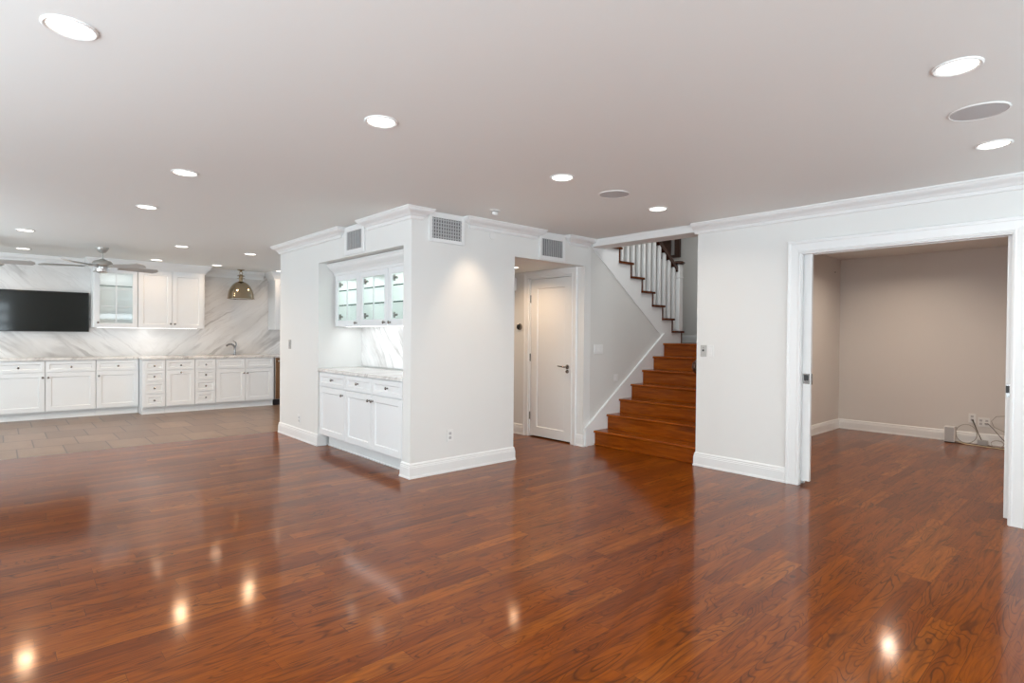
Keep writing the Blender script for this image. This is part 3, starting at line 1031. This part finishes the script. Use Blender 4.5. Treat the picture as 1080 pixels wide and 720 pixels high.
# wall skirt left of the steps, with its cap
def zcap(y): return .217 + (y - 5.138) * (1.333 - .217) / (6.738 - 5.138)
sk = MB()
pts = [(5.172, 0), (5.172, zcap(5.172) - .03), (6.80, zcap(6.80) - .03), (6.80, 1.18)]
pts += [(6.60, 1.0), (5.40, .0)]
sk.prism([(5.172, 0), (5.172, zcap(5.172) - .02), (6.765, zcap(6.765) - .02), (6.9, 1.215), (6.9, .95), (5.9, .2), (5.7, 0)], 0, XC + .002, XC + .020)
rel(sk, lower).build('skirt_board', M['trim'], lower)
cp = MB().prism([(5.138, 0), (5.138, zcap(5.138)), (6.765, zcap(6.765)), (6.765, zcap(6.765) - .05), (5.176, zcap(5.176) - .052), (5.176, 0)], 0, XC + .002, XC + .028)
rel(cp, lower).build('skirt_cap', M['trim'], lower)

upper = thing('staircase', 'upper return flight with white balusters climbing from the landing towards the ceiling', 'staircase', (-4.9, 7.2, RIS * 7))
LZ = RIS * 7
UR, UG, U1 = .1718, .2415, 7.262
UX0 = -5.43
NU = 9
prof = []
for n in range(NU):
    z = LZ + UR * (n + 1)
    yn_ = U1 - UG * n
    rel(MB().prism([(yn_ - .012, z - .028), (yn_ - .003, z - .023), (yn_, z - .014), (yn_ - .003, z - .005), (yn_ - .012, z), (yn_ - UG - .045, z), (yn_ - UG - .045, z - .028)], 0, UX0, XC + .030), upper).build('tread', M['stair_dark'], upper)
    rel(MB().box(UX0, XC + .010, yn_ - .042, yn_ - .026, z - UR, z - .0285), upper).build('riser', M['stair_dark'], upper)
# cut stringer: step profile above, raking line below
st = []
for n in range(NU):
    z = LZ + UR * (n + 1) - .029
    yn_ = U1 - UG * n
    st += [(yn_ - .043, z - UR + (.029 if n == 0 else 0)), (yn_ - .043, z)]
yl = U1 - UG * NU - .043
low = lambda y: 1.34 + (6.70 - y) * .7085
poly = st + [(yl, LZ + UR * NU - .029), (yl, low(yl)), (6.70, 1.34), (6.88, LZ - .001)]
rel(MB().prism(poly, 0, XC - .03, XC + .0015), upper).build('stringer', M['trim'], upper)
rel(MB().prism([(6.64, low(6.64) - .02), (6.64, low(6.64)), (yl, low(yl)), (yl, low(yl) - .02)], 0, XC - .03, XC + .012), upper).build('stringer_bead', M['trim'], upper)
rail_z = lambda y: LZ + UR + .80 + (U1 - y) * UR / UG
for n in range(NU):
    for k in range(2):
        if n == 0 and k == 0:
            continue
        y = U1 - .055 - UG * n - k * UG / 2
        z = LZ + UR * (n + 1)
        rel(MB().box(XC - .065, XC - .025, y - .02, y + .02, z + .001, rail_z(y) - .005, .003), upper).build('baluster', M['baluster'], upper)
ny, nx_ = U1 - .065, XC - .035
nw = MB().box(nx_ - .045, nx_ + .045, ny - .045, ny + .045, LZ + UR + .001, 2.33, .005)
rel(nw, upper).build('newel_post', M['baluster'], upper)
rel(MB().box(nx_ - .053, nx_ + .053, ny - .053, ny + .053, 2.135, 2.152, .004), upper).build('newel_collar', M['baluster'], upper)
rel(MB().lathe([(0, 2.331), (.07, 2.331), (.088, 2.345), (.088, 2.36), (.06, 2.378), (0, 2.385)], (nx_, ny, 0), 24), upper).build('newel_cap', M['rail'], upper, True)
ya, yb = ny + .0, U1 - UG * (NU - .5)
hr = MB().prism([(ya - .03, rail_z(ya) - .02), (ya - .03, rail_z(ya) + .05), (yb, rail_z(yb) + .05), (yb, rail_z(yb) - .005)], 0, XC - .078, XC - .012)
rel(hr, upper).build('handrail', M['rail'], upper)

wr = thing('handrail', 'dark wooden handrail end beside the oak steps at the right-hand wall', 'handrail', (-3.10, 5.45, 1.0))
MB().tube([(.0, -.02, -.035), (.0, -.075, -.05), (0, -.10, -.02), (0, -.085, .02), (0, -.03, .04), (0, .1, .10), (0, .6, .46), (0, 1.2, .89)], [.024, .027, .028, .03, .031, .030, .028, .028], 14).build('rail', M['rail'], wr, True)
for yy in (.25, 1.0):
    MB().tube([(0, yy, yy * .717 + .01), (.035, yy, yy * .717 - .04), (.073, yy, yy * .717 - .04)], .008, 8).build('rail_bracket', M['knob'], wr, True)

# framed window in the back wall above the landing
wf = MB()
wy = 7.975
wf.box(-5.30, -5.06, wy - .03, wy + .024, 2.56, 3.2, .004).box(-4.98, -4.895, wy - .03, wy + .024, 2.56, 3.2, .004).box(-5.06, -4.98, wy - .03, wy + .024, 2.56, 2.60, .004)
w4 = struct('window_4', wf, M['brownframe'])
MB().box(-5.06, -4.98, wy + .005, wy + .012, 2.60, 3.2).build('window_pane', M['grey'], w4)


# ------------------------------------------------------------------ recessed ceiling lights
def downlight(label, x, y, z=H, power=5.0, col=WARM, r=.088):
    t = thing('downlight', label, 'light', (x, y, z), 0, 'round recessed ceiling lights')
    k = r / .088
    MB().lathe([(.088 * k, 0), (.088 * k, -.004), (.082 * k, -.008), (.074 * k, -.006), (.070 * k, -.0015), (.070 * k, 0)], n=40).build('trim_ring', M['white'], t, True)
    MB().lathe([(0, -.0032), (.070 * k, -.0032), (.070 * k, -.0012), (0, -.0012)], n=40).build('lens', M['lamp'], t)
    area_light('downlight_glow', (0, 0, -.012), (0, 0, -1), .13 * k, .13 * k, power, col, 150, t, 'DISK')
    return t


LP = 5.0
LIV = (1.0, .86, .72)
dl = [(-2.71, .20, 'large recessed ceiling light nearest the camera, at the upper left', LP, LIV),
      (-2.748, 1.523, 'recessed ceiling light second from the camera in the row above the pier corner', LP, LIV),
      (-2.811, 3.012, 'recessed ceiling light right of the small tilted spotlight', LP, LIV),
      (-2.904, 4.36, 'recessed ceiling light closest to the staircase', LP, LIV),
      (-.532, 2.977, 'recessed ceiling light nearest the camera on the side of the wide opening', LP, LIV),
      (-.595, 4.312, 'recessed ceiling light closest to the wide opening, beyond the round speaker', LP, LIV),
      (-4.588, .988, 'recessed ceiling light in the middle of the left ceiling, first of two towards the kitchen', LP, LIV),
      (-6.073, 1.003, 'recessed ceiling light in the middle of the left ceiling, second of two towards the kitchen', LP, LIV),
      (-8.443, .226, 'recessed kitchen ceiling light above the television, farther from the marble wall', 13, WARM),
      (-10.32, .254, 'recessed kitchen ceiling light above the television, against the crown moulding', 3.0, WARM),
      (-8.506, 1.797, 'recessed kitchen ceiling light right of the fan, farther from the cabinets', 13, WARM),
      (-10.378, 1.846, 'recessed kitchen ceiling light right of the fan, close to the white wall cabinets', 3.0, WARM),
      (-10.43, 2.729, 'recessed kitchen ceiling light just left of the domed pendant', 3.0, WARM),
      (-8.614, 2.692, 'recessed kitchen ceiling light between the pendant and the white pier', 13, WARM),
      (-10.55, 3.819, 'recessed kitchen ceiling light beside the pier edge, partly hidden', 1.5, WARM),
      (-.54, 1.55, 'recessed ceiling light above the camera towards the near end of the room', LP, LIV),
      (-.54, .2, 'recessed ceiling light above the camera itself', LP, LIV)]
for x, y, lb, pw, cl in dl:
    downlight(lb, x, y, H, pw, cl)
downlight('recessed light in the lower ceiling of the hall beside the white door', -5.10, 4.62, 2.126, 7, WARM, .075)
downlight('added unseen light deeper in the lower hall ceiling, behind the pier', -6.5, 4.62, 2.126, 9, LIV, .075)  # added lamp out of view, evens the light on the hall door
downlight('recessed light in the den ceiling beyond the wide opening', -2.0, 8.0, H, 12, (1.0, .82, .66))

downlight('added unseen light in the den ceiling just behind the opening head', -1.9, 6.3, H, 12, LIV)  # extra den lamp out of view, added to brighten the walls
downlight('added unseen light in the den ceiling towards its right wall', .1, 7.2, H, 17, LIV)  # another added den lamp, lifts the lower walls
sp = thing('spotlight', 'small tilted white spotlight in the ceiling near the pier', 'light', (-3.975, 3.37, H))
MB().lathe([(.045, 0), (.045, -.004), (.038, -.007), (.03, -.004), (0, -.004)], n=28).build('trim_ring', M['white'], sp, True)
d = Vector((-.42, .05, -1)).normalized()
tb = bmesh.new()
h = MB().lathe([(0, .006), (.026, .004), (.028, -.014), (.024, -.022), (.0, -.018)], n=24)
bmesh.ops.transform(h.bm, matrix=Matrix.Translation((0, 0, -.015)) @ d.to_track_quat('-Z', 'Y').to_matrix().to_4x4(), verts=h.bm.verts)
h.build('head', M['white'], sp, True)
ls = bpy.data.lights.new('spot_beam', 'SPOT')
ls.energy = 20
ls.color = (1.0, .76, .54)
ls.spot_size = R(62)
ls.spot_blend = 1.0
ls.shadow_soft_size = .03
lo = bpy.data.objects.new('spot_beam', ls)
C.objects.link(lo)
lo.parent = sp
lo.location = Vector((0, 0, -.015)) + d * .05
lo.rotation_euler = d.to_track_quat('-Z', 'Y').to_euler()


# ------------------------------------------------------------------ ceiling speakers
def speaker(label, x, y):
    t = thing('ceiling_speaker', label, 'speaker', (x, y, H), 0, 'round ceiling speakers')
    MB().lathe([(.124, 0), (.124, -.004), (.118, -.006), (.116, -.004), (.116, 0)], n=48).build('rim', M['white'], t, True)
    MB().lathe([(0, -.0065), (.06, -.006), (.1155, -.004), (.1155, -.001), (0, -.001)], n=48).build('grille', M['grille'], t, True)


speaker('round grey ceiling speaker between two recessed lights near the wide opening', -.562, 3.64)
speaker('round grey ceiling speaker in the row of recessed lights near the stairs', -2.85, 3.665)


# ------------------------------------------------------------------ switches, sockets, small wall fittings
def plate(label, name, cat, loc, rz, w, h, kind, m='white', slots=1, group=None):
    t = thing(name, label, cat, loc, rz, group)
    MB().box(-w / 2, w / 2, -.007, -.0005, -h / 2, h / 2, .003).build('plate', M[m], t)
    for i in range(slots):
        x = -w / 2 + w * (i + .5) / slots
        if kind == 'rocker':
            MB().box(x - .015, x + .015, -.012, -.007, -.032, .032, .002).build('rocker', M['white' if m == 'white' else 'grey'], t)
        elif kind == 'toggle':
            MB().box(x - .006, x + .006, -.020, -.007, -.004, .016, .002).build('toggle', M['slot'], t)
            MB().lathe([(0, -.010), (.004, -.009), (.004, -.007), (0, -.007)], (x, 0, .03), 10, 'y').build('screw', M['slot'], t)
        elif kind == 'socket':
            for dz in (-.02, .02):
                MB().box(x - .014, x + .014, -.0095, -.007, dz - .013, dz + .013, .002).build('socket', M['grey' if m != 'white' else 'vent'], t)
    return t


plate('grey light switch on the far end of the niche wall', 'light_switch', 'switch', (-7.258, YC, 1.165), 0, .075, .118, 'rocker', 'plate')
plate('white socket low on the far end of the niche wall', 'power_socket', 'socket', (-6.945, YC, .25), 0, .072, .115, 'socket')
plate('white socket low on the warm-lit face of the pier', 'power_socket', 'socket', tuple((XC, 3.19, .345)), Q, .072, .115, 'socket')
plate('three-gang light switch on the grey wall under the stairs', 'light_switch', 'switch', (XC, 5.385, 1.145), Q, .165, .115, 'rocker', 'white', 3)
plate('small low plate on the grey wall above the stair skirt', 'wall_plate', 'plate', (XC, 5.725, .785), Q, .085, .085, 'rocker', 'white', 1)
plate('metal switch plate with dark toggle at the end of the wall beside the stairs', 'light_switch', 'switch', (-2.946, YR, 1.163), 0, .066, .115, 'toggle', 'plate')
plate('white rocker switch next to the metal switch plate', 'light_switch', 'switch', (-2.872, YR, 1.163), 0, .072, .118, 'rocker', 'white')
plate('white socket on the den back wall with a dark plug in it', 'power_socket', 'socket', (-1.415, YDEN, .315), 0, .072, .115, 'socket')
plate('white double data plate on the den back wall right of the plugged socket', 'power_socket', 'socket', (-1.30, YDEN, .275), 0, .115, .115, 'socket', 'white', 2)

th = thing('thermostat', 'round black thermostat on the hall wall left of the white door', 'thermostat', (-5.513, YD, 1.417))
MB().lathe([(0, -.026), (.036, -.026), (.041, -.022), (.042, -.004), (.044, 0), (0, 0)], n=32, axis='y').build('ring', M['knob'], th, True)
MB().lathe([(0, -.029), (.033, -.0275), (.034, -.026), (0, -.026)], n=32, axis='y').build('face', M['black'], th, True)
ch = thing('door_chime', 'pale box mounted high on the hall wall left of the white door', 'chime', (-5.66, YD, 1.98))
MB().box(-.085, .085, -.045, -.001, -.088, .088, .008).build('housing', M['wall'], ch)
MB().box(-.06, .06, -.048, -.045, -.066, .066, .002).build('cover', M['white'], ch)
MB().lathe([(0, -.006), (.035, -.006), (.04, -.001), (0, -.001)], n=24, axis='y').build('blank_cover', M['wall'], loc=None, label='round painted blank cover under the crown on the pier', category='cover')
bc = bpy.data.objects['blank_cover']
bc.location = (XC, 3.70, 2.303)
bc.rotation_euler = (0, 0, Q)
MB().lathe([(0, -.02), (.006, -.02), (.004, -.002), (.004, 0), (0, 0)], n=10, axis='y').build('nail', M['knob'], label='small dark nail high on the left den wall', category='nail')
nl_ = bpy.data.objects['nail']
nl_.location = (XDEN + .012, 8.83, 2.24)
nl_.rotation_euler = (0, 0, Q)

# ------------------------------------------------------------------ router and cables on the den floor
ro = thing('router', 'upright white router box on the den floor in front of the baseboard', 'router', (-1.61, 8.93, 0))
MB().box(-.055, .055, -.045, .045, .012, .205, .008).build('case', M['white'], ro)
MB().box(-.048, .048, -.040, .040, .0, .012, .002).build('foot', M['black'], ro)
MB().box(-.046, .046, -.0475, -.045, .02, .195, .001).build('front_panel', M['vent'], ro)
def arc(cx, cy, cz, rx, rz_, a0, a1, n=24, tilt=.12):
    return [(cx + rx * math.cos(R(a0 + (a1 - a0) * i / n)), cy - tilt * (rz_ * math.sin(R(a0 + (a1 - a0) * i / n))) * -1, cz + rz_ * math.sin(R(a0 + (a1 - a0) * i / n))) for i in range(n + 1)]
def cable(name, label, pts, r, m):
    MB().tube(pts, r, 8).build(name, M[m], None, True, label=label, category='cable')
cable('cable', 'pale looped cable standing on edge right of the router', arc(-1.455, 8.97, .125, .105, .115, 0, 700, 60), .0045, 'cable')
ad = thing('power_adapter', 'grey power adapter block among the cables on the den floor', 'adapter', (-1.30, 9.01, 0))
MB().box(-.05, .05, -.03, .03, .001, .06, .008).build('block', M['grey'], ad)
MB().tube([(-.01, .0, .058), (-.05, .03, .14), (-.10, .05, .27), (-.11, .055, .295)], [.005, .005, .007, .011], 10).build('lead', M['cabledark'], ad, True)
cable('cable', 'thin dark cable arching up from the data plate beside the opening jamb', [(-1.29, 9.05, .26), (-1.25, 9.0, .27), (-1.2, 8.98, .22), (-1.12, 8.96, .12), (-1.04, 8.94, .03), (-.95, 8.92, .008)], .004, 'cabledark')
cable('cable', 'grey cable curling in a large loop beside the opening jamb', [(-.95, 8.95, .14), (-1.08, 8.96, .19), (-1.19, 8.97, .24), (-1.215, 8.97, .31), (-1.17, 8.97, .37), (-1.08, 8.97, .385), (-.95, 8.96, .37)], .0045, 'cable')
cable('cable', 'cream cable lying along the den floor from the router', [(-1.55, 8.95, .02), (-1.45, 8.90, .006), (-1.32, 8.88, .006), (-1.2, 8.84, .006), (-1.08, 8.83, .006), (-.9, 8.80, .006)], .006, 'cablecream')
cable('cable', 'dark cable lying along the den floor behind the cream one', [(-1.55, 8.97, .01), (-1.42, 8.94, .006), (-1.30, 8.92, .006), (-1.15, 8.90, .006), (-1.0, 8.87, .006), (-.85, 8.86, .006)], .006, 'cabledark')
cable('cable', 'small grey coil of cable on the den floor near the jamb', [(-1.15 + .06 * math.cos(R(a)), 8.93 + .03 * math.sin(R(a)), .045 + .035 * math.sin(R(a))) for a in range(0, 700, 15)], .0045, 'cable')
